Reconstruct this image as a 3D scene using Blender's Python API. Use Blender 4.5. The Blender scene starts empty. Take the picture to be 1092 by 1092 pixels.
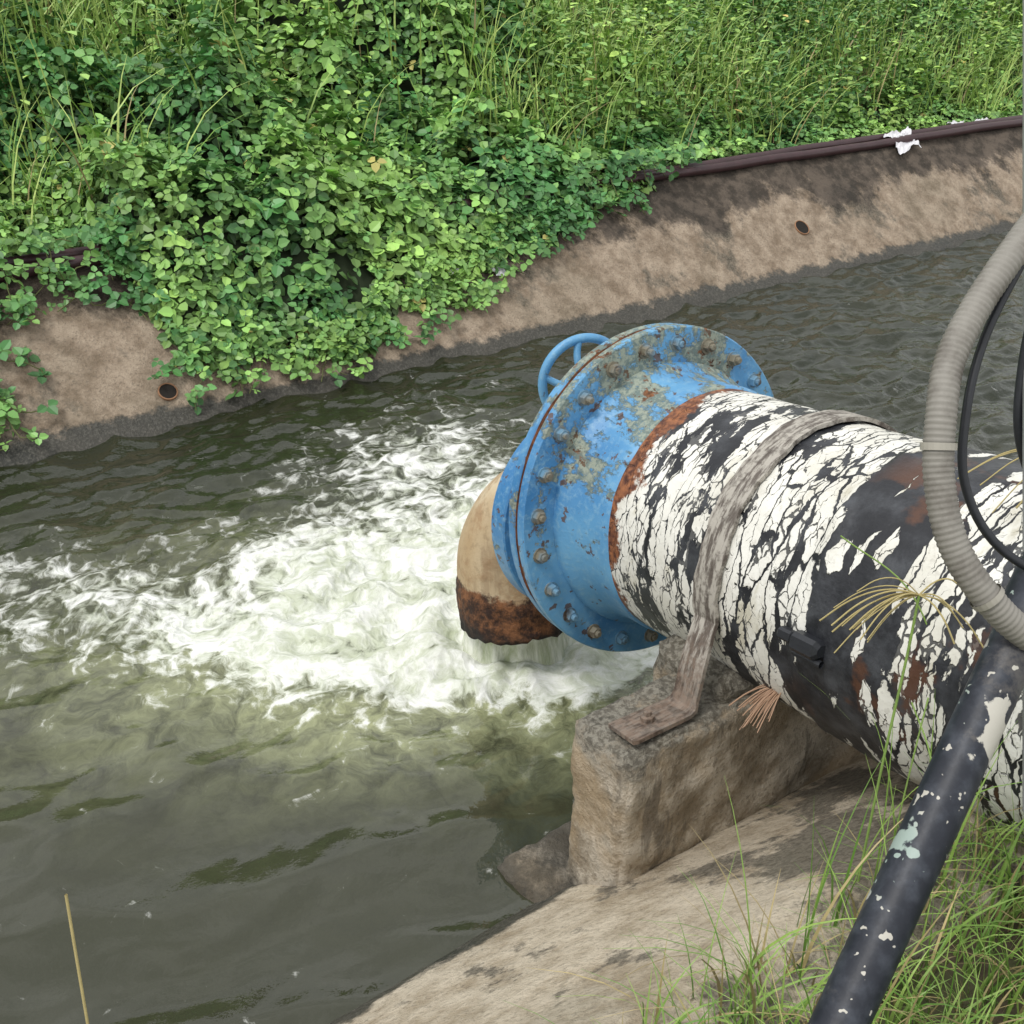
import bpy, math, random
import numpy as np
from mathutils import Vector, Matrix
rng=np.random.default_rng(7); random.seed(7)
sc=bpy.context.scene
E=np.array([.826,.564]); NN=np.array([-.564,.826])
def W(s,n): # canal coords -> world xy
    return E[0]*s+NN[0]*n, E[1]*s+NN[1]*n
# ---------------------------------------------------------------- noise
def _h(ix,iy,seed):
    h=(ix.astype(np.int64)*374761393+iy.astype(np.int64)*668265263+seed*1442695041)&0xffffffff
    h=((h^(h>>13))*1274126177)&0xffffffff
    return ((h^(h>>16))&0xffff)/65536.0*2*np.pi
def perlin(x,y,seed=0):
    x=np.asarray(x,float);y=np.asarray(y,float)
    ix=np.floor(x);iy=np.floor(y);fx=x-ix;fy=y-iy
    u=fx*fx*fx*(fx*(fx*6-15)+10);v=fy*fy*fy*(fy*(fy*6-15)+10)
    def g(dx,dy):
        a=_h(ix+dx,iy+dy,seed);return np.cos(a)*(fx-dx)+np.sin(a)*(fy-dy)
    a=g(0,0)*(1-u)+g(1,0)*u;b=g(0,1)*(1-u)+g(1,1)*u
    return (a*(1-v)+b*v)*1.5
def fbm(x,y,o=4,seed=0):
    r=0;a=1;f=1;t=0
    for i in range(o):
        r=r+a*perlin(x*f+i*17.3,y*f-i*9.1,seed+i);t+=a;a*=.5;f*=2.03
    return r/t
def sst(a,b,x):
    t=np.clip((x-a)/(b-a),0,1);return t*t*(3-2*t)
# ---------------------------------------------------------------- mesh helpers
def link(o,parent=None):
    sc.collection.objects.link(o)
    if parent: o.parent=parent
    return o
def mesh_np(name,V,F,mat,attrs=None,smooth=False,parent=None):
    V=np.ascontiguousarray(V,dtype=np.float32).reshape(-1,3);F=np.ascontiguousarray(F,dtype=np.int32)
    k=F.shape[1];me=bpy.data.meshes.new(name)
    me.vertices.add(len(V));me.vertices.foreach_set('co',V.ravel())
    me.loops.add(F.size);me.loops.foreach_set('vertex_index',F.ravel())
    me.polygons.add(len(F));me.polygons.foreach_set('loop_start',np.arange(0,F.size,k,dtype=np.int32))
    me.polygons.foreach_set('use_smooth',np.full(len(F),smooth,dtype=bool))
    me.update(calc_edges=True)
    for nm,(tp,arr) in (attrs or {}).items():
        a=me.attributes.new(nm,tp,'POINT')
        if tp=='FLOAT': a.data.foreach_set('value',np.ascontiguousarray(arr,dtype=np.float32).ravel())
        elif tp=='FLOAT_VECTOR': a.data.foreach_set('vector',np.ascontiguousarray(arr,dtype=np.float32).ravel())
        else:
            c=np.ones((len(V),4),dtype=np.float32);c[:,:3]=arr;a.data.foreach_set('color',c.ravel())
    me.materials.append(mat)
    return link(bpy.data.objects.new(name,me),parent)
def grid_faces(a,b):
    i=np.arange(a-1)[:,None]*b+np.arange(b-1)[None,:];i=i.ravel()
    return np.stack([i,i+b,i+b+1,i+1],1)
def tube_faces(a,b,off=0):
    i=np.arange(a-1)[:,None]*b;j=np.arange(b)[None,:];j2=(j+1)%b
    return np.stack([(i+j).ravel(),(i+j2).ravel(),(i+b+j2).ravel(),(i+b+j).ravel()],1)+off
def catmull(P,step):
    P=[np.array(p,float) for p in P];P=[2*P[0]-P[1]]+P+[2*P[-1]-P[-2]];out=[]
    for i in range(1,len(P)-2):
        a,b,c,d=P[i-1:i+3];n=max(2,int(np.linalg.norm(c-b)/step))
        for k in range(n):
            t=k/n;out.append(.5*((2*b)+(c-a)*t+(2*a-5*b+4*c-d)*t*t+(3*b-a-3*c+d)*t**3))
    out.append(P[-2]);return np.array(out)
def sweep(path,rad,nseg=16):
    path=np.asarray(path,float);T=np.gradient(path,axis=0);T/=np.linalg.norm(T,axis=1)[:,None]+1e-12
    n=len(path);rad=np.broadcast_to(np.asarray(rad,float),(n,)) if np.ndim(rad)<2 else rad
    ref=np.array([0,0,1.]) if abs(T[0][2])<.9 else np.array([1.,0,0])
    u=np.cross(T[0],ref);u/=np.linalg.norm(u);V=[];a=np.linspace(0,2*np.pi,nseg,endpoint=False)
    for i in range(n):
        u=u-T[i]*np.dot(u,T[i]);u/=np.linalg.norm(u);w=np.cross(T[i],u)
        r=rad[i]
        V.append(path[i]+(np.cos(a)[:,None]*u+np.sin(a)[:,None]*w)*(r if np.ndim(r)==0 else np.asarray(r)[:,None]))
    return np.concatenate(V),tube_faces(n,nseg)
def join(parts):
    Vs=[];Fs=[];o=0
    for V,F in parts:
        Vs.append(V);Fs.append(np.asarray(F)+o);o+=len(V)
    return np.concatenate(Vs),np.concatenate(Fs)
def revolve(prof,nseg=96,c=(0,0),closed=False,wob=0,seed=0):
    prof=list(prof);a=np.linspace(0,2*np.pi,nseg,endpoint=False);V=[]
    for r,z in prof:
        rr=np.full(nseg,float(r))
        if wob: rr=rr+wob*(fbm(np.cos(a)*2+z*9,np.sin(a)*2+z*2,3,seed))
        V.append(np.stack([rr*np.cos(a)+c[0],rr*np.sin(a)+c[1],np.full(nseg,z)],1))
    return np.concatenate(V),tube_faces(len(prof),nseg)
def box(cx,cy,cz,sx,sy,sz,R=None,bev=.15):
    b=min(sx,sy,sz)*bev;V=[]
    def ring(z,hx,hy):
        k=b
        return [(-hx+k,-hy,z),(hx-k,-hy,z),(hx,-hy+k,z),(hx,hy-k,z),(hx-k,hy,z),(-hx+k,hy,z),(-hx,hy-k,z),(-hx,-hy+k,z)]
    hx,hy,hz=sx/2,sy/2,sz/2
    for z,q in ((-hz,-1),(-hz,b),(-hz+b,0),(hz-b,0),(hz,b),(hz,-1)):
        if q==-1: V+=[(0,0,z)]*8
        else: V+=ring(z,hx-q,hy-q)
    V=np.array(V,float)
    if R is not None: V=V@np.array(R).T
    return V+np.array([cx,cy,cz]),tube_faces(6,8)
# ---------------------------------------------------------------- material helper
class G:
    def __init__(s,name):
        s.m=bpy.data.materials.new(name);s.m.use_nodes=True;s.nt=s.m.node_tree;s.nt.nodes.clear()
        s.out=s.nt.nodes.new('ShaderNodeOutputMaterial');s.b=s.nt.nodes.new('ShaderNodeBsdfPrincipled')
        s.nt.links.new(s.b.outputs[0],s.out.inputs[0]);s.tc=s.nt.nodes.new('ShaderNodeTexCoord')
        s.P=s.tc.outputs['Object']
    def put(s,sock,v):
        if isinstance(v,bpy.types.NodeSocket): s.nt.links.new(v,sock)
        elif isinstance(v,(tuple,list)) and len(v)==3 and sock.type=='RGBA': sock.default_value=(*v,1)
        else: sock.default_value=v
    def N(s,t,**k):
        n=s.nt.nodes.new(t)
        for a,b in k.items(): setattr(n,a,b)
        return n
    def mp(s,sc=(1,1,1),loc=(0,0,0),rot=(0,0,0),v=None):
        n=s.N('ShaderNodeMapping');s.put(n.inputs[0],v or s.P);n.inputs['Location'].default_value=loc
        n.inputs['Rotation'].default_value=rot;n.inputs['Scale'].default_value=sc;return n.outputs[0]
    def noise(s,scale,v=None,d=6,r=.6,dist=0,col=False):
        n=s.N('ShaderNodeTexNoise');s.put(n.inputs['Vector'],v or s.P);n.inputs['Scale'].default_value=scale
        n.inputs['Detail'].default_value=d;n.inputs['Roughness'].default_value=r;n.inputs['Distortion'].default_value=dist
        return n.outputs[1 if col else 0]
    def vor(s,scale,v=None,f='DISTANCE_TO_EDGE',o=0):
        n=s.N('ShaderNodeTexVoronoi',feature=f);s.put(n.inputs['Vector'],v or s.P);n.inputs['Scale'].default_value=scale
        return n.outputs[o]
    def M(s,op,a,b=0.,c=None,cl=False):
        n=s.N('ShaderNodeMath',operation=op,use_clamp=cl);s.put(n.inputs[0],a);s.put(n.inputs[1],b)
        if c is not None: s.put(n.inputs[2],c)
        return n.outputs[0]
    def ss(s,x,a,b):
        n=s.N('ShaderNodeMapRange',interpolation_type='SMOOTHSTEP');s.put(n.inputs[0],x)
        n.inputs[1].default_value=a;n.inputs[2].default_value=b;n.inputs[3].default_value=0;n.inputs[4].default_value=1;return n.outputs[0]
    def mix(s,f,a,b,bt='MIX'):
        n=s.N('ShaderNodeMix',data_type='RGBA',blend_type=bt);s.put(n.inputs[0],f);s.put(n.inputs[6],a);s.put(n.inputs[7],b);return n.outputs[2]
    def vmath(s,op,a,b):
        n=s.N('ShaderNodeVectorMath',operation=op);s.put(n.inputs[0],a);s.put(n.inputs[1],b);return n.outputs[0]
    def sep(s,v):
        n=s.N('ShaderNodeSeparateXYZ');s.put(n.inputs[0],v);return n.outputs
    def attr(s,nm,o=0):
        n=s.N('ShaderNodeAttribute');n.attribute_name=nm;return n.outputs[o]
    def bump(s,h,st=.5,d=.01,nrm=None):
        n=s.N('ShaderNodeBump');s.put(n.inputs['Height'],h);s.put(n.inputs['Strength'],st);n.inputs['Distance'].default_value=d
        if nrm: s.put(n.inputs['Normal'],nrm)
        return n.outputs[0]
    def fin(s,col,rough=.7,nrm=None,metal=0,spec=None):
        s.put(s.b.inputs['Base Color'],col);s.put(s.b.inputs['Roughness'],rough);s.put(s.b.inputs['Metallic'],metal)
        if spec is not None: s.put(s.b.inputs['Specular IOR Level'],spec)
        if nrm: s.put(s.b.inputs['Normal'],nrm)
        return s.m
def simple(name,c,rough=.6,var=.3,scale=20):
    g=G(name);n=g.noise(scale,d=3)
    a=tuple(x*(1-var) for x in c);b=tuple(min(1,x*(1+var)) for x in c)
    return g.fin(g.mix(n,a,b),rough,g.bump(n,.3,.004))
# ---------------------------------------------------------------- materials
def concrete(name,near=False):
    g=G(name);z=g.sep(g.P)[2]
    big=g.noise(1.3,d=3);med=g.noise(8,d=7,r=.72);fine=g.noise(85,d=3,r=.7)
    st=g.noise(2.0,v=g.mp((1,1,.5)),d=8,r=.72)
    if near: c=g.mix(g.ss(med,.33,.62),(.36,.29,.20),(.62,.54,.42))
    else: c=g.mix(g.ss(med,.32,.68),(.21,.155,.105),(.45,.36,.27))
    c=g.mix(g.M('MULTIPLY',g.ss(fine,.50,.70),.4 if near else .55),c,(.12,.10,.075))
    c=g.mix(g.M('MULTIPLY',g.ss(st,.52,.57) if near else g.ss(st,.52,.62),.85),c,g.mix(g.ss(fine,.4,.6),(.05,.045,.034),(.17,.15,.115)))
    c=g.mix(g.M('MULTIPLY',g.ss(big,.5,.7),.3),c,(.13,.12,.08))
    if not near:
        zt=g.M('ADD',z,g.M('MULTIPLY',g.M('SUBTRACT',st,.5),.8))
        c=g.mix(g.M('MULTIPLY',g.ss(zt,.36,.46),.92),c,g.mix(g.ss(med,.4,.6),(.03,.024,.018),(.10,.078,.06)))
    wz=g.M('ADD',z,g.M('MULTIPLY',g.M('SUBTRACT',med,.5),.16))
    wet=g.M('SUBTRACT',1.,g.ss(wz,.06,.09) if not near else g.ss(wz,.04,.07))
    c=g.mix(g.M('MULTIPLY',wet,.92),c,g.mix(g.ss(fine,.45,.65),(.025,.027,.022),(.085,.083,.07)))
    r=g.M('SUBTRACT',.9,g.M('MULTIPLY',wet,.45))
    h=g.M('ADD',g.M('MULTIPLY',med,1.4),g.M('MULTIPLY',fine,.4))
    return g.fin(c,r,g.bump(h,.9,.018))
m_far=concrete('concrete_far');m_near=concrete('concrete_near',True)
g=G('pier_concrete');z=g.sep(g.P)[2];a=g.noise(6,d=8,r=.7);b=g.noise(2.5,d=4);f=g.noise(70,d=3,r=.65)
c=g.mix(g.ss(a,.38,.60),(.27,.22,.155),(.56,.50,.41));c=g.mix(g.M('MULTIPLY',g.ss(f,.54,.66),.4),c,(.10,.085,.065))
c=g.mix(g.M('MULTIPLY',g.ss(b,.47,.60),.5),c,(.40,.28,.15))
dr=g.noise(4,v=g.mp((3,3,.6)),d=6,r=.7);c=g.mix(g.M('MULTIPLY',g.ss(dr,.53,.62),.6),c,(.11,.095,.075))
tp=g.ss(g.M('ADD',z,g.M('MULTIPLY',g.M('SUBTRACT',a,.5),.55)),.45,.52);c=g.mix(g.M('MULTIPLY',tp,.8),c,g.mix(g.ss(f,.42,.62),(.035,.034,.026),(.22,.21,.175)))
lo=g.M('SUBTRACT',1.,g.ss(g.M('ADD',z,g.M('MULTIPLY',g.M('SUBTRACT',a,.5),.3)),.02,.12));c=g.mix(g.M('MULTIPLY',lo,.85),c,(.045,.042,.034))
m_pier=g.fin(c,.9,g.bump(g.M('ADD',a,g.M('MULTIPLY',f,.25)),.9,.03))

def blue(name,amt,vec=(1,1,1)):
    g=G(name);v=g.mp(vec);yy=g.sep(g.P)[1]
    a=g.noise(9,v=v,d=8,r=.75);b=g.noise(3,v=g.mp(vec,(5,2,1)),d=3);f=g.noise(55,d=4,r=.7)
    c=g.mix(g.ss(b,.3,.7),(.05,.21,.46),(.16,.41,.66))
    c=g.mix(g.M('MULTIPLY',g.ss(f,.45,.75),.55),c,(.30,.50,.62))
    aa=g.M('ADD',a,g.M('MULTIPLY',yy,.22))
    lich=g.ss(aa,.585-amt,.63-amt);c=g.mix(g.M('MULTIPLY',lich,.8),c,g.mix(g.ss(f,.42,.6),(.36,.36,.22),(.15,.16,.09)))
    rust=g.ss(aa,.69-amt,.73-amt);c=g.mix(rust,c,g.mix(g.ss(f,.4,.65),(.06,.03,.018),(.24,.10,.04)))
    spots=g.ss(g.noise(26,d=3),.64-amt*.4,.67-amt*.4);c=g.mix(g.M('MULTIPLY',spots,.85),c,(.12,.06,.03))
    h=g.M('SUBTRACT',1.,lich)
    return g.fin(c,g.M('ADD',.42,g.M('MULTIPLY',lich,.45)),g.bump(g.M('ADD',h,g.M('MULTIPLY',f,.6)),.7,.004))
m_blue=blue('blue_flange_paint',.035);m_blue_neck=blue('blue_neck_paint',.02,(1,1,.6));m_blue_wheel=blue('blue_wheel_paint',-.10)
g=G('rust');f=g.noise(30,d=6,r=.7);m_rust=g.fin(g.mix(g.ss(f,.3,.7),(.035,.015,.01),(.24,.085,.03)),.9,g.bump(f,.8,.006))
g=G('nut_metal');f=g.noise(25,d=4);f2=g.noise(9,d=2)
c=g.mix(g.ss(f2,.42,.55),(.14,.28,.40),(.21,.19,.14));m_nut=g.fin(g.mix(g.ss(f,.5,.7),c,(.08,.05,.03)),.6,g.bump(f,.4,.003))

# peeling white paint over bitumen
g=G('peeling_white_paint');P=g.sep(g.P);L=P[2];y=P[1]
wob=g.noise(9,d=4,r=.65,col=True)
wv=g.vmath('ADD',g.P,g.vmath('MULTIPLY',g.vmath('SUBTRACT',wob,(.5,.5,.5)),(.07,.07,.05)))
n1=g.noise(2.8,v=g.mp((1,1,3.4),v=wv),d=7,r=.66)
n2=g.noise(26,v=g.mp((1,1,2.),v=wv),d=4,r=.7)
e1=g.vor(6.5,v=g.mp((1,1,4.0),v=wv));e2=g.vor(22,v=g.mp((1,1,2.2),v=wv))
bandn=g.M('ADD',L,g.M('MULTIPLY',g.M('SUBTRACT',g.noise(3,d=3),.5),.14))
bk=g.M('MULTIPLY',g.ss(bandn,.82,.85),g.M('SUBTRACT',1.,g.ss(bandn,1.00,1.04)))
w_=g.M('ADD',.008,g.M('MULTIPLY',g.ss(n1,.50,.66),.36))
w_=g.M('ADD',w_,g.M('MULTIPLY',bk,.24))
w_=g.M('ADD',w_,g.M('MULTIPLY',g.ss(L,.42,.8),.03))
d1=g.M('ADD',g.M('SUBTRACT',e1,w_),g.M('MULTIPLY',g.M('SUBTRACT',n2,.5),.16))
m1=g.M('SUBTRACT',1.,g.ss(d1,-.006,.012))
w2=g.M('MULTIPLY',g.ss(n1,.44,.62),.12)
d2=g.M('ADD',g.M('SUBTRACT',e2,w2),g.M('MULTIPLY',g.M('SUBTRACT',n2,.5),.2))
m2=g.M('SUBTRACT',1.,g.ss(d2,-.03,.01))
miss=g.M('MAXIMUM',m1,g.M('MULTIPLY',m2,.9))
f=g.noise(60,d=4)
white=g.mix(g.ss(g.noise(6,d=5),.35,.75),(.84,.83,.77),(.66,.64,.56))
white=g.mix(g.M('MULTIPLY',g.ss(g.noise(5,v=g.mp((1,1,2),(3,4,5)),d=6),.55,.68),.6),white,(.45,.41,.28))
white=g.mix(g.M('MULTIPLY',g.ss(f,.55,.7),.25),white,(.25,.22,.18))
black=g.mix(g.ss(g.noise(9,d=6,r=.7),.4,.75),(.012,.013,.017),(.07,.075,.085))
rs=g.M('MULTIPLY',g.ss(g.noise(5,v=g.mp((1,1,1),(9,1,3)),d=5),.57,.64),g.ss(bandn,.8,.9));black=g.mix(g.M('MULTIPLY',rs,.75),black,(.11,.045,.022))
c=g.mix(miss,white,black)
rl=g.M('ADD',L,g.M('MULTIPLY',g.M('SUBTRACT',g.noise(7,d=6,r=.7),.5),.28));rl=g.M('SUBTRACT',rl,g.M('MULTIPLY',y,.09));rb=g.M('SUBTRACT',1.,g.ss(rl,.225,.245))
c=g.mix(rb,c,g.mix(g.ss(f,.3,.7),(.08,.025,.014),(.34,.13,.05)))
h=g.M('SUBTRACT',1.,miss)
m_peel=g.fin(c,g.M('SUBTRACT',.62,g.M('MULTIPLY',miss,.18)),g.bump(g.M('ADD',h,g.M('MULTIPLY',f,.3)),1.,.006))

g=G('cream_outlet_paint');y=g.sep(g.P)[1];a=g.noise(8,d=7,r=.7);b=g.noise(3,v=g.mp((1,.4,1)),d=4);f=g.noise(40,d=5)
c=g.mix(g.ss(b,.3,.7),(.44,.31,.17),(.68,.58,.41));c=g.mix(g.M('MULTIPLY',g.ss(a,.46,.60),.6),c,(.33,.19,.09))
dr=g.noise(9,v=g.mp((1,.18,1)),d=5,r=.7);c=g.mix(g.M('MULTIPLY',g.ss(dr,.52,.64),.45),c,(.25,.16,.09))
c=g.mix(g.M('MULTIPLY',g.ss(f,.5,.7),.3),c,(.2,.13,.07))
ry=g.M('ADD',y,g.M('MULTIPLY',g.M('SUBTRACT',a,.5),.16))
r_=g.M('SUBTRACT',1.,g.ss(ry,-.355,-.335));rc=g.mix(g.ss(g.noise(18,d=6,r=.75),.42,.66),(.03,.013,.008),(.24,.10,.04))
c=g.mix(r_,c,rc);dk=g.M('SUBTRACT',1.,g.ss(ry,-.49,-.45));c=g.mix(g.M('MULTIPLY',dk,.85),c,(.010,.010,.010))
m_out=g.fin(c,.8,g.bump(g.M('ADD',a,g.M('MULTIPLY',r_,f)),.8,.01))

g=G('strap_metal');a=g.noise(5,v=g.mp((2.5,2.5,14)),d=8,r=.72);f=g.noise(50,d=4);P=g.sep(g.P)
c=g.mix(g.ss(a,.42,.56),(.12,.10,.085),(.44,.41,.36));c=g.mix(g.M('MULTIPLY',g.ss(f,.5,.66),.6),c,(.07,.055,.045))
low=g.M('SUBTRACT',1.,g.ss(g.M('ADD',P[1],g.M('MULTIPLY',a,.3)),-.06,.12));c=g.mix(g.M('MULTIPLY',low,.75),c,g.mix(g.ss(f,.35,.65),(.06,.035,.022),(.24,.17,.125)))
m_strap=g.fin(c,.7,g.bump(a,.7,.004))

# leaves
def leafmat(name):
    g=G(name);g.fin(g.attr('col'),.45,spec=.45);return g.m
m_leaf=leafmat('leaf');m_grass=leafmat('grass_blade')
g=G('undergrowth_shade');m_under=g.fin((.018,.03,.010),.95)  # near-black green: shade between the leaves painted into the colour
g=G('soil');a=g.noise(3,d=6,r=.7);m_soil=g.fin(g.mix(g.ss(a,.4,.65),(.10,.075,.05),(.07,.09,.03)),.95,g.bump(a,.8,.03))
# water
g=G('canal_water');foam=g.attr('foam',2);milk=g.attr('milk',2);fv=g.attr('fuv',1);ch=g.attr('chop',2)
wp=g.vmath('ADD',g.P,g.vmath('MULTIPLY',g.vmath('SUBTRACT',g.noise(4,d=3,col=True),(.5,.5,.5)),(.30,.30,0)))
cell2=g.vor(24,v=wp,f='F1')
rid=g.M('ABSOLUTE',g.M('SUBTRACT',g.noise(2.3,v=fv,d=5,r=.62,dist=.6),.5))
rid=g.M('SUBTRACT',1.,g.M('MULTIPLY',rid,7.))
n3=g.noise(8,v=wp,d=7,r=.72)
pat=g.M('ADD',g.M('MULTIPLY',g.M('MAXIMUM',rid,-.6),.28),g.M('MULTIPLY',g.M('SUBTRACT',n3,.5),2.1))
pat=g.M('ADD',pat,g.M('MULTIPLY',g.M('SUBTRACT',cell2,.45),.6))
fm=g.M('ADD',g.M('SUBTRACT',foam,.52),g.M('MULTIPLY',pat,.74))
fmask=g.ss(fm,-.06,.36)
c0=g.mix(ch,(.046,.048,.030),(.019,.023,.011))
c0=g.mix(g.M('MULTIPLY',g.ss(g.noise(1.1,d=3),.4,.65),.5),c0,(.036,.038,.019))
c1=g.mix(g.M('MULTIPLY',milk,g.ss(n3,.25,.72),cl=True),c0,(.46,.49,.27))
fc=g.mix(g.ss(n3,.36,.62),(.52,.56,.42),(.89,.90,.86))
c=g.mix(fmask,c1,fc)
fine=g.noise(30,d=3,r=.6);h=g.M('ADD',g.M('MULTIPLY',fine,.35),g.M('MULTIPLY',g.M('MULTIPLY',fmask,g.M('ADD',n3,cell2)),1.3))
g.fin(c,g.M('ADD',.03,g.M('MULTIPLY',fmask,.6)),g.bump(h,g.M('ADD',.06,g.M('MULTIPLY',ch,.5),cl=True),.022))
g.b.inputs['IOR'].default_value=1.50;m_water=g.m
g=G('falling_water');a=g.noise(14,v=g.mp((1,1,.25)),d=6,r=.65,dist=.4)
g.fin(g.mix(g.ss(a,.36,.62),(.38,.43,.26),(.84,.86,.77)),.2,g.bump(a,.9,.02));m_fall=g.m
# ---------------------------------------------------------------- terrain
def gz_far(n): return np.where(n<5.48,(n-4.75)*.85,.62+.035*np.maximum(n-5.5,0))
S_d=np.concatenate([np.linspace(-120,-6,12),np.arange(-5,15,.05),np.linspace(16,140,14)])
def profile_mesh(name,prof,mat,S=S_d,amp=.012,seed=3):
    prof=np.array(prof);V=[]
    k=len(prof);s=S[:,None]+0*prof[:,0];n=prof[:,0][None]+0*s;z=prof[:,1][None]+0*s
    z=z+amp*fbm(s*2.1,n*4+7,4,seed)*(1);n=n+amp*fbm(s*1.7+30,n*3,3,seed+5)
    x,y=W(s,n);return mesh_np(name,np.stack([x,y,z],-1).reshape(-1,3),grid_faces(len(S),k),mat,smooth=True)
def dens(p,q,st=.04):
    out=[]
    for a,b in zip(p[:-1],p[1:]):
        m=max(1,int(math.dist(a,b)/st))
        for i in range(m): out.append((a[0]+(b[0]-a[0])*i/m,a[1]+(b[1]-a[1])*i/m))
    out.append(p[-1]);return out
profile_mesh('concrete_bank',dens([(4.25,-.43),(5.44,.588),(5.48,.615),(5.51,.622),(5.66,.618),(5.68,.52)],0),m_far,amp=.02)
profile_mesh('concrete_bank',dens([(2.02,-.43),(.86,.562),(.82,.59),(.79,.598),(.66,.595),(.64,.50)],0),m_near,seed=11,amp=.02)
gp=[(-140,.7),(-20,.62),(-2,.60),(.4,.57),(.68,.555),(.75,.50),(2.0,-.56),(4.3,-.56),(5.6,.53),(5.7,.585),(8,.68),(20,1.1),(60,2.0),(160,2.5)]
profile_mesh('ground',gp,m_soil,S=np.concatenate([np.linspace(-150,-10,8),np.arange(-9,20,.5),np.linspace(22,160,8)]),amp=0)
# ---------------------------------------------------------------- water
S=np.concatenate([np.linspace(-120,-4.5,10),np.arange(-4,12.5,.014),np.linspace(13,140,12)]);Nn=np.arange(1.2,5.08,.0145)
s,n=np.meshgrid(S,Nn,indexing='ij');x,y=W(s,n)
wx=x+.26*fbm(x*1.6,y*1.6,4,21);wy=y+.26*fbm(x*1.6+9,y*1.6,4,22)
def ga(cx,cy,rx,ry,amp): return amp*np.exp(-(((wx-cx)/rx)**2+((wy-cy)/ry)**2))
foam=ga(-.38,3.18,.62,.44,.92)+ga(-.20,4.1,.55,.80,.48)+ga(-.7,4.2,.5,.7,.22)+ga(-1.15,3.15,.6,.38,.40)+ga(.25,2.82,.42,.22,.6)+ga(-.5,2.8,.6,.22,.38)+ga(.1,3.5,.4,.45,.6)+ga(-1.9,3.25,.7,.5,.30)+ga(0,2.95,.3,.25,.5)
foam=np.clip(foam,0,.93)
milk=np.clip(ga(-.45,3.05,1.05,.60,1.0)+ga(.2,2.8,.6,.35,.7)+ga(-.6,2.65,.7,.28,.35)+ga(-.2,4.0,.6,.8,.2),0,1)*.95
dx=x-0.;dy=y-3.0;R=np.hypot(dx,dy)+1e-6
calm=sst(2.55,3.1,y+.25*fbm(x*1.2,y*1.2,2,4))
calm=np.maximum(calm,sst(.0,.35,x)*.5)
turb=np.exp(-((wx+.2)/.9)**2-((wy-3.4)/.85)**2)
chop=.12+.88*np.maximum(calm,turb);chop=np.maximum(chop,sst(2.6,3.6,s)*.95)
qx=s+.10*fbm(s*2,n*2,2,60);qn=n+.10*fbm(s*2+5,n*2,2,61)
def rg(l,sd,ax=.6,X=None,Y=None):
    X=qx if X is None else X;Y=qn if Y is None else Y
    return 1-np.abs(perlin(X/l*ax,Y/l,sd))*2.2
z=chop*(.020*rg(.34,31)+.012*rg(.17,32)+.006*rg(.08,33)+.010*fbm(qx*3,qn*4,3,34))
X2=x*.97+y*.25+.12*fbm(x*1.5,y*1.5,3,62);Y2=y*.97-x*.25+.10*fbm(x*1.5+7,y*1.5,3,63)
z+=.012*fbm(x*1.1,y*1.5,2,35)+(1-chop)*(.024*rg(.40,36,.45,X2,Y2)+.009*rg(.17,38,.4,X2,Y2)*sst(-.2,.25,fbm(x*1.3,y*1.3,2,39))+.0008*fbm(x*7,y*9,2,37))
ring=np.sin(R*24-6.6*fbm(x*2,y*2,3,40))*np.exp(-R*1.6)*.018
z+=turb*(.045*fbm(x*5,y*5,4,41)+.025*rg(.12,42)+ring)
z+=.06*np.exp(-((R-.30)/.12)**2)*(.4+.9*fbm(x*6,y*6,3,44))
fuv=np.stack([dx/R*1.3,dy/R*1.3,R*4.2+.5*fbm(x*2,y*2,2,50)],-1)
mesh_np('canal_water',np.stack([x,y,z],-1).reshape(-1,3),grid_faces(len(S),len(Nn)),m_water,
 {'foam':('FLOAT',foam),'milk':('FLOAT',milk),'chop':('FLOAT',chop),'fuv':('FLOAT_VECTOR',fuv.reshape(-1,3))},True)
# falling water sheet
th=np.linspace(0,2*np.pi,140,endpoint=False);V=[];zz=np.linspace(.26,-.03,18)
for i,q in enumerate(zz):
    t=i/17;r=.146+.036*t*t+.014*fbm(np.cos(th)*2.6,np.sin(th)*2.6+t*.9,4,3)*(.6+1.8*t)
    V.append(np.stack([.005+.03*t+r*np.cos(th)*(1+.15*t),2.94+.0*t+r*np.sin(th),np.full(140,q)],1))
mesh_np('falling_water',np.concatenate(V),tube_faces(18,140),m_fall,smooth=True)
# ---------------------------------------------------------------- pipe assembly
a=Vector((.552,-.826,.115)).normalized();up=(Vector((0,0,1))-a*a.z).normalized();ex=up.cross(a)
Fm=Matrix((ex,up,a)).transposed().to_4x4();Fm.translation=Vector((.393,2.673,.70))
pipe=bpy.data.objects.new('discharge_pipe',None);link(pipe);pipe.matrix_world=Fm
Ls=np.concatenate([np.arange(.20,1.5,.012),np.linspace(1.52,5,40)]);NS=160;aa=np.linspace(0,2*np.pi,NS,endpoint=False);V=[]
for l in Ls:
    r=.330+.0035*fbm(np.cos(aa)*3+l*2,np.sin(aa)*3+l*14,4,5)+.004*fbm(np.cos(aa)*1.2+l,np.sin(aa)*1.2,2,9)
    r=r+.008*sst(.80,.81,l+.02*fbm(np.cos(aa)*2,np.sin(aa)*2,2,8))*(1-sst(1.05,1.06,l+.03*fbm(np.cos(aa)*2+5,np.sin(aa)*2,2,8)))
    r=r+sst(.80,.83,l)*(1-sst(1.03,1.06,l))*.005*fbm(np.cos(aa)*2+l*9,np.sin(aa)*2+l*22,3,15)
    V.append(np.stack([r*np.cos(aa),r*np.sin(aa),np.full(NS,l)],1))
mesh_np('pipe_body',np.concatenate(V),tube_faces(len(Ls),NS),m_peel,smooth=True,parent=pipe)
V,F=revolve([(.365,.028),(.365,.045),(.360,.055),(.346,.075),(.338,.10),(.335,.14),(.335,.19),(.334,.205),(.327,.212)],128,wob=.003)
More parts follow.
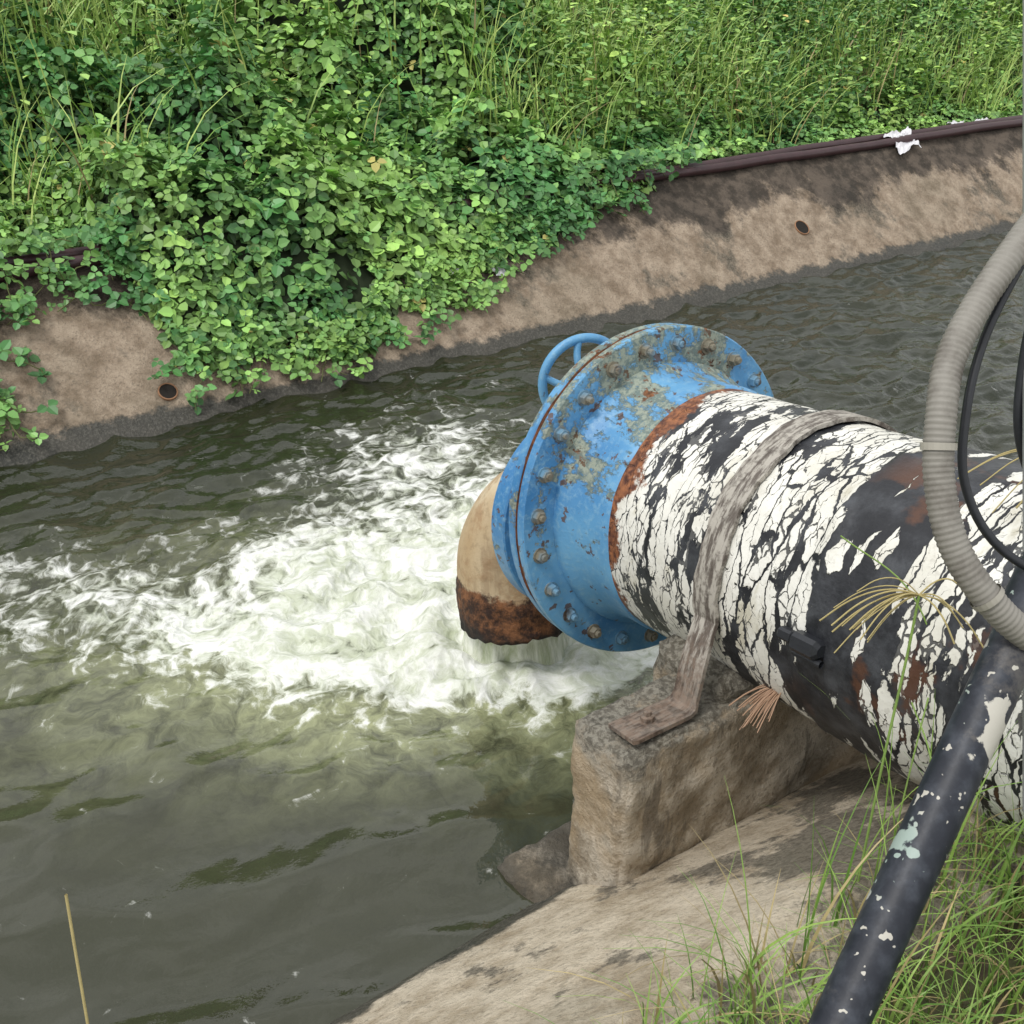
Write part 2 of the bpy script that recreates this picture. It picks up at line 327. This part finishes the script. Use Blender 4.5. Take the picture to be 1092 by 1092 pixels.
mesh_np('neck',V,F,m_blue_neck,smooth=True,parent=pipe)
def disc(r,z0,z1,c=(0,0),rin=0.01,bv=.004,seg=128): return revolve([(rin,z0),(r-bv,z0),(r,z0+bv),(r,z1-bv),(r-bv,z1),(rin,z1)],seg,c)
V,F=disc(.458,0,.028);mesh_np('flange',V,F,m_blue,parent=pipe)
V,F=disc(.455,-.044,-.014);mesh_np('mating_flange',V,F,m_blue,parent=pipe)
V,F=revolve([(.442,-.0145),(.454,-.011),(.449,-.008),(.456,-.004),(.450,-.0005)],128,wob=.010);mesh_np('gasket',V,F,m_rust,parent=pipe)
parts=[];fz=.028
for i in range(24):
    t=2*math.pi*(i+.5)/24;cx,cy=.414*math.cos(t),.414*math.sin(t)
    parts.append(revolve([(.001,fz),(.021,fz),(.021,fz+.004),(.001,fz+.004)],12,(cx,cy)))
    ph=random.random();aq=np.arange(6)*math.pi/3+ph
    z0=fz+.004;z1=fz+.020;V=[]
    for r,z_ in ((.0165,z0),(.0165,z1-.002),(.0145,z1),(.001,z1)): V.append(np.stack([cx+r*np.cos(aq),cy+r*np.sin(aq),np.full(6,z_)],1))
    parts.append((np.concatenate(V),tube_faces(4,6)))
    hl=fz+.022+random.random()*.012
    parts.append(revolve([(.009,fz+.01),(.009,hl),(.007,hl+.002),(.001,hl+.002)],10,(cx,cy)))
    V=[]
    for r,z_ in ((.0165,-.045),(.0165,-.06),(.001,-.06)): V.append(np.stack([cx+r*np.cos(aq),cy+r*np.sin(aq),np.full(6,z_)],1))
    parts.append((np.concatenate(V),tube_faces(3,6)))
V,F=join(parts);mesh_np('flange_bolts',V,F,m_nut,parent=pipe)
V,F=join([revolve([(.30,-.043),(.285,-.07),(.28,-.13),(.29,-.15)],96,(-.06,-.05)),disc(.300,-.215,-.15,(-.105,-.075)),disc(.24,-.235,-.216,(-.11,-.09))]);mesh_np('valve_body',V,F,m_blue_neck,smooth=False,parent=pipe)
# elbow
pth=catmull([(-.09,-.105,-.17),(-.105,-.115,-.27),(-.15,-.16,-.37),(-.185,-.26,-.43),(-.195,-.37,-.44),(-.195,-.495,-.435)],.012)
m=len(pth);aq=np.linspace(0,2*np.pi,72,endpoint=False)
rad=[]
for i,p in enumerate(pth):
    rr=.180+.002*fbm(np.cos(aq)*3+p[1]*5,np.sin(aq)*3,3,2)
    k=float(sst(-.34,-.38,np.array(p[1])))
    rr=rr+k*(.004+.014*fbm(np.cos(aq)*5+p[1]*12,np.sin(aq)*5+p[1]*7,4,6));rad.append(rr)
V1,F1=sweep(pth,np.array(rad),72)
V1=V1.reshape(m,72,3)
jag=fbm(np.cos(aq)*2.2,np.sin(aq)*2.2,4,12)
for k,wt in enumerate((1,.75,.5,.25)): V1[-1-k,:,1]+=.035*jag*wt
inn=V1[::-1][:16].copy();cen=pth[::-1][:16][:,None,:];inn=cen+(inn-cen)*.92;V1=np.concatenate([V1,inn]).reshape(-1,3)
mesh_np('outlet_elbow',V1,tube_faces(m+16,72),m_out,smooth=True,parent=pipe)
# handwheel
c=np.array([-.012,.262,-.30]);tt=np.linspace(0,2*np.pi,61)
parts=[sweep(np.stack([.122*np.cos(tt),.122*np.sin(tt),0*tt],1),.0135,12)]
for k in range(5):
    t=k*2*math.pi/5+.4;tn=np.array([-math.sin(t),math.cos(t),0]);d=np.array([math.cos(t),math.sin(t),0])
    p=[d*.02+np.array([0,0,.022]),d*.055+tn*.016+np.array([0,0,.02]),d*.09+tn*.012+np.array([0,0,.008]),d*.123]
    parts.append(sweep(catmull(p,.01),.0105,10))
parts.append(revolve([(.001,-.03),(.026,-.03),(.031,-.015),(.031,.03),(.024,.045),(.016,.05),(.016,.19),(.001,.19)],24))
V,F=join(parts);Rw=np.array(Matrix.Rotation(math.radians(-14),3,'Y')@Matrix.Rotation(math.radians(6),3,'X'));V=V@Rw.T+c
mesh_np('handwheel',V,F,m_blue_wheel,smooth=True,parent=pipe)
V,F=join([box(.0,.25,-.125,.11,.13,.10),box(.03,.20,-.11,.16,.12,.09),sweep(np.array([[-.02,.30,-.15],[-.02,.35,-.15],[-.02,.36,-.15]]),.03,14)])
mesh_np('gearbox',V,F,m_blue_wheel,parent=pipe)
# strap
Rs=.340;w=.035;zc=.565
ang=np.radians(np.linspace(187,-7,64))
lft=[(-.585,-.236),(-.575,-.236),(-.425,-.236),(-.408,-.229),(-.400,-.212),(-.375,-.13),(-.352,-.075)]
sp=lft+[(Rs*math.cos(t),Rs*math.sin(t)) for t in ang]+[(-p[0],p[1]) for p in lft[::-1]]
sp=np.array(sp);T=np.gradient(sp,axis=0);T/=np.linalg.norm(T,axis=1)[:,None];Nr=np.stack([-T[:,1],T[:,0]],1)
V=[]
for i,(p,nn) in enumerate(zip(sp,Nr)):
    o=p+nn*.005;q=p-nn*.005;dz=.003*math.sin(i*.5);w2_=w+.0022*math.sin(i*1.7)+(.008 if i<4 or i>len(sp)-5 else 0)
    V+=[(q[0],q[1],zc-w2_+dz),(o[0],o[1],zc-w2_+dz),(o[0],o[1],zc+w2_+dz),(q[0],q[1],zc+w2_+dz)]
sv=np.array(V);sf=tube_faces(len(sp),4);caps=np.array([[0,1,2,3],[4*len(sp)-1,4*len(sp)-2,4*len(sp)-3,4*len(sp)-4]])
parts=[(sv,np.concatenate([sf,caps]))]
for px in (-.51,.51):
    V,F=revolve([(.016,0),(.016,.012),(.009,.014),(.009,.024),(.001,.024)],8);V=np.stack([V[:,0]+px,V[:,2]-.232,V[:,1]+zc],1);parts.append((V,F))
V,F=join(parts);mesh_np('strap',V,F,m_strap,parent=pipe)
m_dark=simple('dark_bitumen',(.02,.022,.027),.45,.4,30)
V,F=join([box(0,0,0,.045,.04,.07,bev=.2),box(.0,.0,-.055,.025,.025,.04,bev=.2),sweep(np.array([[0,.026,-.03],[0,.026,.0],[0,.026,.04]]),.008,8)])
Ra=np.array([[math.cos(2.9),-math.sin(2.9),0],[math.sin(2.9),math.cos(2.9),0],[0,0,1]]);V=V@Ra.T+np.array([.346*math.cos(math.radians(176)),.346*math.sin(math.radians(176)),.86])
mesh_np('band_clamp',V,F,m_dark,parent=pipe)
# ---------------------------------------------------------------- pier
def rough_box(s0,s1,n0,n1,z0,z1,seed,amp=.012,st=.02,taper=0):
    parts=[]
    def face(P,Q,O):
        L1=np.linalg.norm(P);L2=np.linalg.norm(Q);na=max(2,int(L1/st));nb=max(2,int(L2/st))
        u,v=np.meshgrid(np.linspace(0,1,na),np.linspace(0,1,nb),indexing='ij')
        pts=O+u[...,None]*P+v[...,None]*Q;parts.append((pts.reshape(-1,3),grid_faces(na,nb)))
    A=np.array([s1-s0,0,0.]);B=np.array([0,n1-n0,0.]);C=np.array([0,0,z1-z0]);O=np.array([s0,n0,z0])
    face(A,C,O);face(C,A,O+B);face(C,B,O);face(B,C,O+A);face(A,B,O+C);face(B,A,O)
    V,F=join(parts);ctr=O+(A+B+C)/2;hf=np.array([s1-s0,n1-n0,z1-z0])/2
    d=V-ctr;q=np.abs(d)/hf;cl=np.minimum(1,(1-q)*hf/.025);edge=np.sort(cl,axis=1)
    rnd=(1-np.clip(edge[:,1],0,1))**2*.012
    s_,n_,z_=V.T
    ns=np.stack([fbm(n_*7+z_*3,z_*8+s_*2,4,seed),fbm(s_*7+3,z_*8+n_*2,4,seed+1),fbm(s_*7+z_,n_*8+9,4,seed+2)],1)
    V=V-np.sign(d)*rnd[:,None]*1.0+ns*amp
    X,Y=W(V[:,0],V[:,1]);return np.stack([X,Y,V[:,2]],1),F
V,F=join([rough_box(1.20,2.35,1.335,1.535,-.35,.515,1,.018,.014),rough_box(1.50,2.2,1.36,1.60,.30,.575,5,.03),rough_box(1.10,1.45,1.42,1.68,-.4,.03,8,.03)])
mesh_np('concrete_support_block',V,F,m_pier,smooth=True)
# ---------------------------------------------------------------- conduit, pole, cables
cp=catmull([(.80,1.42,1.90),(.70,1.37,1.82),(.635,1.318,1.77),(.585,1.275,1.725),(.538,1.235,1.672),(.503,1.195,1.622),(.488,1.155,1.575),(.486,1.122,1.508),(.502,1.087,1.442),(.540,1.062,1.388),(.60,1.05,1.336),(.72,1.04,1.27),(.9,1.0,1.2)],.002)
d=np.concatenate([[0],np.cumsum(np.linalg.norm(np.diff(cp,axis=0),axis=1))])
g=G('grey_conduit');f=g.noise(14,d=5,r=.7);c=g.mix(g.ss(f,.4,.7),(.27,.255,.225),(.15,.135,.115));m_gray=g.fin(c,.6)
cond=bpy.data.objects.new('flexible_conduit',None);link(cond)
V,F=sweep(cp,.0172+.0008*np.sin(d*2*np.pi/.0068),20);mesh_np('corrugated_hose',V,F,m_gray,smooth=True,parent=cond)
rp=np.array([[.646,1.455+.531*(z_-1.92),z_] for z_ in np.linspace(2.5,1.1,30)])
V,F=sweep(rp,.0165,20);mesh_np('rigid_riser',V,F,simple('galvanised',(.30,.31,.31),.45,.3,14),smooth=True,parent=cond)
parts=[]
for zt in (1.54,1.385):
    i=int(np.argmin(np.abs(cp[:,2]-zt)));parts.append(sweep(cp[i-2:i+3],.0200,20))
V,F=join(parts);mesh_np('cable_ties',V,F,simple('tie',(.36,.34,.29),.5),parent=cond)
pp=catmull([(.66,1.33,1.80),(.60,1.28,1.71),(.553,1.23,1.635),(.532,1.19,1.56),(.535,1.16,1.48),(.58,1.13,1.41),(.68,1.10,1.36)],.01)
V,F=sweep(pp,.0055,10);p2=catmull([(.66,1.33,1.72),(.638,1.30,1.66),(.630,1.28,1.58),(.635,1.26,1.50),(.67,1.25,1.42)],.01)
V2,F2=sweep(p2,.006,10);V,F=join([(V,F),(V2,F2)]);mesh_np('black_cable',V,F,m_dark,smooth=True)
g=G('speckled_black_paint');b_=g.noise(30,d=5);a_=g.noise(17,d=2,r=.5);sp_=g.ss(g.M('ADD',a_,g.M('MULTIPLY',g.M('SUBTRACT',b_,.5),.22)),.635,.65)
sp2=g.ss(g.noise(55,d=2,v=g.mp((1,1,1),(3,3,3))),.655,.675)
c_=g.mix(g.ss(b_,.4,.75),(.010,.013,.022),(.05,.058,.075));c_=g.mix(g.M('MULTIPLY',g.ss(g.noise(8,d=6,r=.75),.56,.68),.6),c_,(.12,.11,.10));c_=g.mix(g.M('MAXIMUM',sp_,sp2),c_,g.mix(g.ss(g.noise(6,d=1),.50,.6),(.50,.48,.42),(.32,.40,.36)))
m_pole=g.fin(c_,.5,g.bump(b_,.4,.003))
P0=np.array([.352,.784,1.02]);P1=np.array([.598,1.078,1.319]);D=P1-P0
V,F=join([sweep(np.array([P0+D*t for t in np.linspace(-1.5,2.2,40)]),.0285,28),sweep(np.array([P0+D*t for t in (1.02,1.03,1.2,1.21)]),.034,28)])
mesh_np('steel_pole',V,F,m_pole,smooth=True)
# ---------------------------------------------------------------- far bank hoses etc
m_hose=simple('brown_hose',(.055,.025,.028),.4,.4,12)
def hosepath(n0,z0,sd,amp):
    s=np.arange(-6,16,.12);n=n0+amp*fbm(s*.5,s*0+sd,2,sd);z=z0+.02*fbm(s*.8+4,s*0+sd,2,sd+1);x,y=W(s,n);return np.stack([x,y,z],1)
hs=bpy.data.objects.new('rubber_hose',None);link(hs)
for i,(n0,z0) in enumerate(((5.545,.66),(5.47,.648))):
    V,F=sweep(hosepath(n0,z0,70+i*3,.07),.031,12);mesh_np('hose_%d'%(i+1),V,F,m_hose,smooth=True,parent=hs)
m_hole=simple('hole_shade',(.012,.009,.006),.9);m_holer=simple('hole_rim',(.32,.17,.09),.8)
for s0,n0 in ((1.385,4.90),(5.83,5.06)):
    e=bpy.data.objects.new('drain_hole',None);link(e);x,y=W(s0,n0);zc_=(n0-4.75)*.85
    nr=Vector((-NN[0]*.648,-NN[1]*.648,.762)).normalized();q=nr.to_track_quat('Z','Y').to_matrix().to_4x4();q.translation=Vector((x,y,zc_+.006));e.matrix_world=q
    rr_=.046 if s0<3 else .058
    V,F=revolve([(rr_,-.03),(rr_,.006),(rr_-.003,.008),(rr_-.006,.007),(rr_-.007,-.0)],28);mesh_np('rim',V,F,m_holer,parent=e)
    V,F=revolve([(rr_-.0065,.004),(.001,.004)],28);mesh_np('shade_disc',V,F,m_hole,parent=e)  # flat disc, no real opening; the hole's inner shade is painted dark
m_lit=simple('white_plastic',(.72,.71,.74),.5,.1)
for k,(s0,n0,sz) in enumerate(((7.3,5.46,.13),(8.48,5.60,.10),(8.2,5.66,.07),(3.12,5.15,.04),(3.4,5.10,.04))):
    u,v=np.meshgrid(np.linspace(-1,1,14),np.linspace(-1,1,14),indexing='ij')
    rr=1+.4*fbm(u*1.3+k,v*1.3,2,k);du=u*sz*rr;dv=v*sz*.6*rr;x,y=W(s0+du,n0+dv);z=gz_far(np.full(1,min(n0,5.5)))[0]+.05+sz*.5*fbm(u*1.7+k*3,v*1.7,3,k+4)+(dv*.6 if n0<5.5 else 0)
    mesh_np('plastic_litter',np.stack([x,y,z],-1).reshape(-1,3),grid_faces(14,14),m_lit)
# ---------------------------------------------------------------- vegetation
def edge(s):
    xs=[-8,-2,-.2,.3,.55,.8,.95,1.35,1.5,1.7,2.6,2.9,3.3,3.9,4.5,4.9,5.4,6.0,20];ys=[5.05,5.05,5.05,5.12,5.34,5.58,5.62,5.58,5.06,4.93,4.90,5.06,5.16,5.26,5.36,5.50,5.60,5.68,5.68]
    return np.interp(s,xs,ys)+.12*fbm(s*2.8,s*0+3,3,77)
def canopy(s,n):
    d=np.maximum(n-edge(s),0)
    h=np.interp(d,[0,.25,.5,.9,1.6,3,5,8,12],[.02,.11,.28,.52,.78,1.02,1.3,2.0,3.8])
    lump=1+1.15*fbm(s*.9,n*.9,3,80)+.45*fbm(s*3,n*3,2,83)
    lump=lump*(1-.2*sst(4,7,s)*(n<9))
    return gz_far(n)+h*np.clip(lump,.3,2.0),h
def leaves(C,N_,H,size,col,tri=True,asp=.40):
    n=len(C);N_=N_/np.linalg.norm(N_,axis=1)[:,None];H=H-N_*np.sum(H*N_,1)[:,None];H/=np.linalg.norm(H,axis=1)[:,None]+1e-9;Wd=np.cross(N_,H)
    Vs=[]
    for th in ((0,1.85,-1.85) if tri else (0,)):
        t=th+rng.normal(0,.18,n);d=H*np.cos(t)[:,None]+Wd*np.sin(t)[:,None]
        nn=N_+rng.normal(0,.25,(n,3));sd=np.cross(nn,d);sd/=np.linalg.norm(sd,axis=1)[:,None];nn=np.cross(d,sd)
        l=size*(1 if th==0 else .88);b=C+d*(l*.08)[:,None]
        dr=rng.uniform(.0,.28,n)
        for u,v,w in ((0,0,0),(.28,asp,.10),(.68,asp*.85,.07),(1,0,0),(.68,-asp*.85,.07),(.28,-asp,.10)):
            Vs.append(b+d*(l*u)[:,None]+sd*(l*v)[:,None]+nn*(l*(w-dr*u*u))[:,None])
    k=len(Vs)//6;V=np.stack(Vs,1).reshape(n*k*6,3)
    b=np.arange(n*k)*6;F=np.concatenate([np.stack([b,b+3,b+2,b+1],1),np.stack([b,b+5,b+4,b+3],1)])
    c=np.repeat(col,k*6,axis=0)*np.repeat(rng.uniform(.8,1.2,n*k),6)[:,None];return V,F,c
def scatter(num,s0,s1,n0,n1,fn):
    s=rng.uniform(s0,s1,num);n=rng.uniform(n0,n1,num);x,y=W(s,n)
    k=(np.abs(x)<.72*y+1.2)&(n>edge(s))&fn(s,n);return s[k],n[k]
VV=[];FF=[];CC=[];off=0
def addL(V,F,c):
    global off
    VV.append(V);FF.append(F+off);CC.append(c);off+=len(V)
def lc(s,n,dep):
    m=len(s);pt=np.clip(.45+1.4*fbm(s*.8,n*.8,3,90)+rng.normal(0,.25,m)+.3*sst(7,10,n),0,1.25)
    A=np.array([.070,.205,.058]);B=np.array([.27,.46,.11]);c=A*(1-pt)[:,None]+B*pt[:,None]
    c*=(1.18-.75*dep)[:,None]*rng.uniform(.65,1.3,m)[:,None]  # deeper leaves darkened: canopy shade put into leaf colour
    yl=rng.random(m)<.007;c[yl]=[.48,.44,.14];return c
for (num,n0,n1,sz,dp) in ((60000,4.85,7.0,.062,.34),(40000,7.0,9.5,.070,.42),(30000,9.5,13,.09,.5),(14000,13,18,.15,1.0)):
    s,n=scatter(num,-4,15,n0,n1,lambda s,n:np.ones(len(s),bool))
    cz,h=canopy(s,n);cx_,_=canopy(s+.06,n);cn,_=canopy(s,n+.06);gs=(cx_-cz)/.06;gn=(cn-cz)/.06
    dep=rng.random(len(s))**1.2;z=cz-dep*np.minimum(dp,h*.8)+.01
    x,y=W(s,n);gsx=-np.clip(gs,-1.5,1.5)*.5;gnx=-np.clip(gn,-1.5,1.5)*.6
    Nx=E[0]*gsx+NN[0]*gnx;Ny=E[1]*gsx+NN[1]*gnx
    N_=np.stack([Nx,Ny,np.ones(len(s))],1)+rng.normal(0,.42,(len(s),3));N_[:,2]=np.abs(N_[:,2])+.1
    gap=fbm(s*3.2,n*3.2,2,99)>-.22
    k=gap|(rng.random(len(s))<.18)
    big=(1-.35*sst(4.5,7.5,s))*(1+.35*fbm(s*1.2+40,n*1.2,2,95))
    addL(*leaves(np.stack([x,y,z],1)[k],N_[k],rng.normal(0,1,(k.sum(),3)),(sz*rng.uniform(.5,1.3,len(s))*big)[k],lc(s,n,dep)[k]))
runp=[]
for k in range(130):
    s=random.choice([random.uniform(-1.5,4.2),random.uniform(1.2,3.4),random.uniform(3.3,5.8),random.uniform(-.2,.9)]);n=float(edge(np.array([s]))[0])+.12;ds=random.uniform(-1,1);pts=[];L=random.uniform(.25,.8) if s<4.0 else random.uniform(.2,.6)
    if -.3<s<1.3: L+=.6;ds*=.3
    q=0
    while q<L and n>4.78:
        pts.append((s,n,float(gz_far(np.array([n]))[0])+.03+.02*random.random()));ds+=random.uniform(-.5,.5);ds=max(-1.5,min(1.5,ds));s+=.04*math.sin(ds);n-=.035*math.cos(ds)*random.uniform(.4,1);q+=.05
    if len(pts)<3: continue
    A=np.array(pts);A[:,2]+=.09*np.exp(-((A[:,1]-5.5)/.12)**2);x,y=W(A[:,0],A[:,1]);Wp=np.stack([x,y,A[:,2]],1);runp.append(sweep(Wp,.0028,5))
    C=np.repeat(Wp,2,axis=0)+rng.normal(0,.03,(len(Wp)*2,3));C[:,2]=np.maximum(C[:,2],np.repeat(A[:,2],2))+.015
    kk=rng.random(len(C))<.7;C=C[kk]
    N_=np.tile([.25,-.45,1],(len(C),1))+rng.normal(0,.35,(len(C),3))
    addL(*leaves(C,N_,rng.normal(0,1,(len(C),3)),rng.uniform(.025,.062,len(C)),lc(C[:,0],C[:,1],np.full(len(C),.2))))
s,n=scatter(5200,-3,15,5.9,12,lambda s,n:(rng.random(len(s))<.3+.7*sst(3.5,6,s)))
cz,h=canopy(s,n)
for i in range(12):
    f=i/12;x,y=W(s,n);ht=.32+.50*((s*37.7)%1);lean=((s*91.3)%1-.5)*.25
    z=cz-.12+ht*f*1.0;ang=i*2.4+s*50;H=np.stack([np.cos(ang),np.sin(ang),np.full(len(s),.35)],1)
    C=np.stack([x+lean*f,y+lean*f*.5,z],1);N_=np.stack([-.4*np.cos(ang),-.4*np.sin(ang),np.ones(len(s))],1)
    addL(*leaves(C,N_,H,(.095*(1-.4*f))*rng.uniform(.7,1.2,len(s)),lc(s,n,np.full(len(s),.25-.4*f))*np.array([1.2,1.04,1]),tri=False,asp=.27))
mesh_np('vine_foliage',np.concatenate(VV),np.concatenate(FF),m_leaf,{'col':('FLOAT_COLOR',np.concatenate(CC))})
V,F=join(runp);mesh_np('vine_stems',V,F,simple('vine_stem',(.12,.14,.04),.6),smooth=True)
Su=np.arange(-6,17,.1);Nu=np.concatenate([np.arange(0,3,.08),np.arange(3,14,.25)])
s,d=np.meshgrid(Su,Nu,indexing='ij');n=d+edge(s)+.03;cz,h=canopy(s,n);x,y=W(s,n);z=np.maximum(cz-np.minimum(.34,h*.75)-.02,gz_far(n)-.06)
mesh_np('undergrowth_shade_sheet',np.stack([x,y,z],-1).reshape(-1,3),grid_faces(len(Su),len(Nu)),m_under,smooth=True)  # added dark sheet below the leaf shell, gives shaded gaps
def blades(base,ht,wd,lean,col,seg=5,droop=1.0):
    n=len(base);ang=rng.uniform(0,2*np.pi,n);d=np.stack([np.cos(ang),np.sin(ang),0*ang],1);sd=np.stack([-np.sin(ang+.6),np.cos(ang+.6),0*ang],1)
    V=np.zeros((n,(seg+1)*2,3));
    for i in range(seg+1):
        f=i/seg;c=base+d*(ht*lean*(f**2))[:,None]*1.0;c=c+np.stack([0*ht,0*ht,ht*(f-droop*.45*lean*f**3)],1);w=(wd*(1-f**1.6)+.0004)[:,None]*.5
        V[:,2*i]=c-sd*w;V[:,2*i+1]=c+sd*w
    b=(np.arange(n)*(seg+1)*2)[:,None];F=np.concatenate([np.concatenate([b+2*i,b+2*i+1,b+2*i+3,b+2*i+2],1) for i in range(seg)])
    cc=np.repeat(col,(seg+1)*2,axis=0);return V.reshape(-1,3),F,cc
def gcol(m,dry=.1,base=(.10,.24,.035),lite=(.24,.38,.07)):
    t=rng.random(m)[:,None];c=np.array(base)*(1-t)+np.array(lite)*t;k=rng.random(m)<dry;c[k]=np.array([.42,.34,.16])*rng.uniform(.6,1.2,(k.sum(),1));return c
s,n=scatter(46000,-4,15,5.8,14,lambda s,n:(rng.random(len(s))<.13+.9*sst(-.12,.28,fbm(s*.5,n*.5,2,120)+.5*sst(4,1,s)*sst(6.0,7.4,n)+.2*sst(7.5,10,n))))
cz,h=canopy(s,n);x,y=W(s,n);m=len(s)
V,F,c=blades(np.stack([x,y,cz-.3],1),rng.uniform(.45,1.0,m),rng.uniform(.009,.018,m),rng.uniform(.1,.9,m),gcol(m,.08,(.21,.38,.07),(.50,.62,.18)))
mesh_np('tall_grass',V,F,m_grass,{'col':('FLOAT_COLOR',c)})
# near bank grass
m=40000;s=rng.uniform(-1.0,4.5,m);n=rng.uniform(-1.2,1.0,m);k=(n<.76+.14*fbm(s*3,s*0,3,5)+.10*sst(1.3,2,s))&(fbm(s*2.5,n*2.5,3,130)>-.36)&(np.hypot(s-.1,n+.1)>.45);s=s[k];n=n[k];m=len(s)
x,y=W(s,n);ht=rng.uniform(.06,.25,m)*(1+.6*fbm(s*2,n*2,2,7));z=np.full(m,.56)
V,F,c=blades(np.stack([x,y,z],1),ht,rng.uniform(.0025,.006,m),rng.uniform(.2,1.1,m),gcol(m,.25,(.12,.26,.045),(.34,.48,.12)),6)
pr=[(V,F)];cs=[c]
m=320;s=rng.uniform(.9,3.0,m);n=rng.uniform(.3,.8,m);x,y=W(s,n)
V,F,c=blades(np.stack([x,y,np.full(m,.56)],1),rng.uniform(.25,.5,m),rng.uniform(.003,.006,m),rng.uniform(.1,.7,m),gcol(m,.2,(.12,.25,.04),(.28,.42,.09)),8);pr.append((V,F));cs.append(c)
V,F=join(pr);mesh_np('bank_grass',V,F,m_grass,{'col':('FLOAT_COLOR',np.concatenate(cs))})
m_straw=simple('dry_straw',(.46,.38,.17),.8,.3,30);m_gst=simple('green_stalk',(.22,.34,.08),.7,.3,30);m_pink=simple('dry_tuft',(.42,.27,.18),.85,.3,30)
def spray(top,dirv,nf,L,sd,r=.0018):
    random.seed(sd);out=[]
    for i in range(nf):
        d=np.array(dirv,float);d=d+np.array([random.uniform(-.5,.5),random.uniform(-.5,.5),random.uniform(-.2,.6)]);d/=np.linalg.norm(d)
        l=L*random.uniform(.6,1.1);p=[np.array(top)+d*l*f+np.array([0,0,-1])*l*.75*f*f for f in (0,.25,.5,.75,1)];out.append(sweep(catmull(p,.008),r*random.uniform(.7,1.3),5))
    return out
top=np.array([.63,1.44,1.149])
V,F=sweep(catmull([(.60,1.38,.55),(.605,1.39,.85),(.622,1.42,1.05),top],.02),.0022,6);mesh_np('grass_stalk',V,F,m_gst,smooth=True)
V,F=join(spray(top,(-1,-.3,.25),13,.15,4,.0012)+spray(top,(.3,-.2,.2),5,.11,5,.0012));mesh_np('dry_grass_seedhead',V,F,m_straw,smooth=True)
V,F=join(spray((.95,1.62,1.28),(-.9,-.1,.9),7,.25,8,.0015));mesh_np('dry_grass_seedhead',V,F,m_straw,smooth=True)
V,F=join(spray((.60,1.93,.60),(-1,-.4,.3),44,.12,9,.0014));mesh_np('dry_grass_tuft',V,F,m_pink,smooth=True)
x,y=W(1.95,.72);V,F=join(spray((x,y,.62),(-.3,-.3,1.6),90,.17,10,.0012));mesh_np('dry_grass_tuft',V,F,m_pink,smooth=True)
V,F=join([sweep(catmull([(-.50,.80,.38),(-.505,.84,.7),(-.52,.90,.92),(-.528,.935,1.05)],.02),.0018,6),sweep(catmull([(-.45,.80,.38),(-.455,.84,.75),(-.46,.86,.86)],.02),.0018,6),sweep(np.array([[-.46,.86,.85],[-.46,.862,.865],[-.46,.864,.88],[-.46,.866,.90]]),np.array([.002,.008,.007,.001]),8)])
mesh_np('dry_grass_stalk',V,F,m_straw,smooth=True)
parts=[]
for k in range(16):
    random.seed(k+50);s0=random.uniform(1.3,2.5);n0=random.uniform(.5,.85);x,y=W(s0,n0);l=random.uniform(.3,.55);dx=random.uniform(-.25,.2);dy=random.uniform(-.1,.2)
    parts.append(sweep(catmull([(x,y,.56),(x+dx*.15,y+dy*.15,.56+l*.45),(x+dx*.5,y+dy*.5,.56+l*.85),(x+dx,y+dy,.56+l*(1 if k%2 else .8))],.02),.0016,5))
V,F=join(parts);mesh_np('grass_stalk',V,F,m_gst,smooth=True)
# ---------------------------------------------------------------- light
sd=Vector((-.35,-.30,.88)).normalized();el=math.asin(sd.z);az=math.atan2(sd.x,sd.y)
w=bpy.data.worlds.new('World');sc.world=w;w.use_nodes=True;nt=w.node_tree;bg=nt.nodes['Background']
sky=nt.nodes.new('ShaderNodeTexSky');sky.sky_type='NISHITA';sky.sun_disc=False;sky.sun_elevation=el;sky.sun_rotation=az;sky.dust_density=4
hsv=nt.nodes.new('ShaderNodeHueSaturation');hsv.inputs['Saturation'].default_value=.2
nt.links.new(sky.outputs[0],hsv.inputs['Color'])
tc=nt.nodes.new('ShaderNodeTexCoord');cn=nt.nodes.new('ShaderNodeTexNoise');cn.inputs['Scale'].default_value=3.2;cn.inputs['Detail'].default_value=4;nt.links.new(tc.outputs['Generated'],cn.inputs['Vector'])
cr=nt.nodes.new('ShaderNodeValToRGB');cr.color_ramp.elements[0].position=.35;cr.color_ramp.elements[0].color=(4.2,4.4,4.6,1);cr.color_ramp.elements[1].position=.65;cr.color_ramp.elements[1].color=(11.0,11.0,10.9,1)
nt.links.new(cn.outputs[0],cr.inputs[0])
mx=nt.nodes.new('ShaderNodeMix');mx.data_type='RGBA';mx.inputs[0].default_value=.75;nt.links.new(hsv.outputs[0],mx.inputs[6]);nt.links.new(cr.outputs[0],mx.inputs[7])
nt.links.new(mx.outputs[2],bg.inputs[0]);bg.inputs[1].default_value=.15
ld=bpy.data.lights.new('sun','SUN');ld.energy=1.4;ld.angle=math.radians(12);ld.color=(1,.97,.92)
lo=bpy.data.objects.new('sun',ld);link(lo);lo.rotation_mode='QUATERNION';lo.rotation_quaternion=sd.to_track_quat('Z','Y')
cd=bpy.data.cameras.new('camera');cam=bpy.data.objects.new('camera',cd);link(cam);cam.location=(0,0,2.06);cam.rotation_euler=(math.radians(62),0,0)
cd.sensor_width=36;cd.lens=18/math.tan(math.radians(25));cd.clip_start=.05;cd.clip_end=1000;sc.camera=cam
sc.view_settings.view_transform='Standard';sc.view_settings.look='None';sc.view_settings.exposure=0
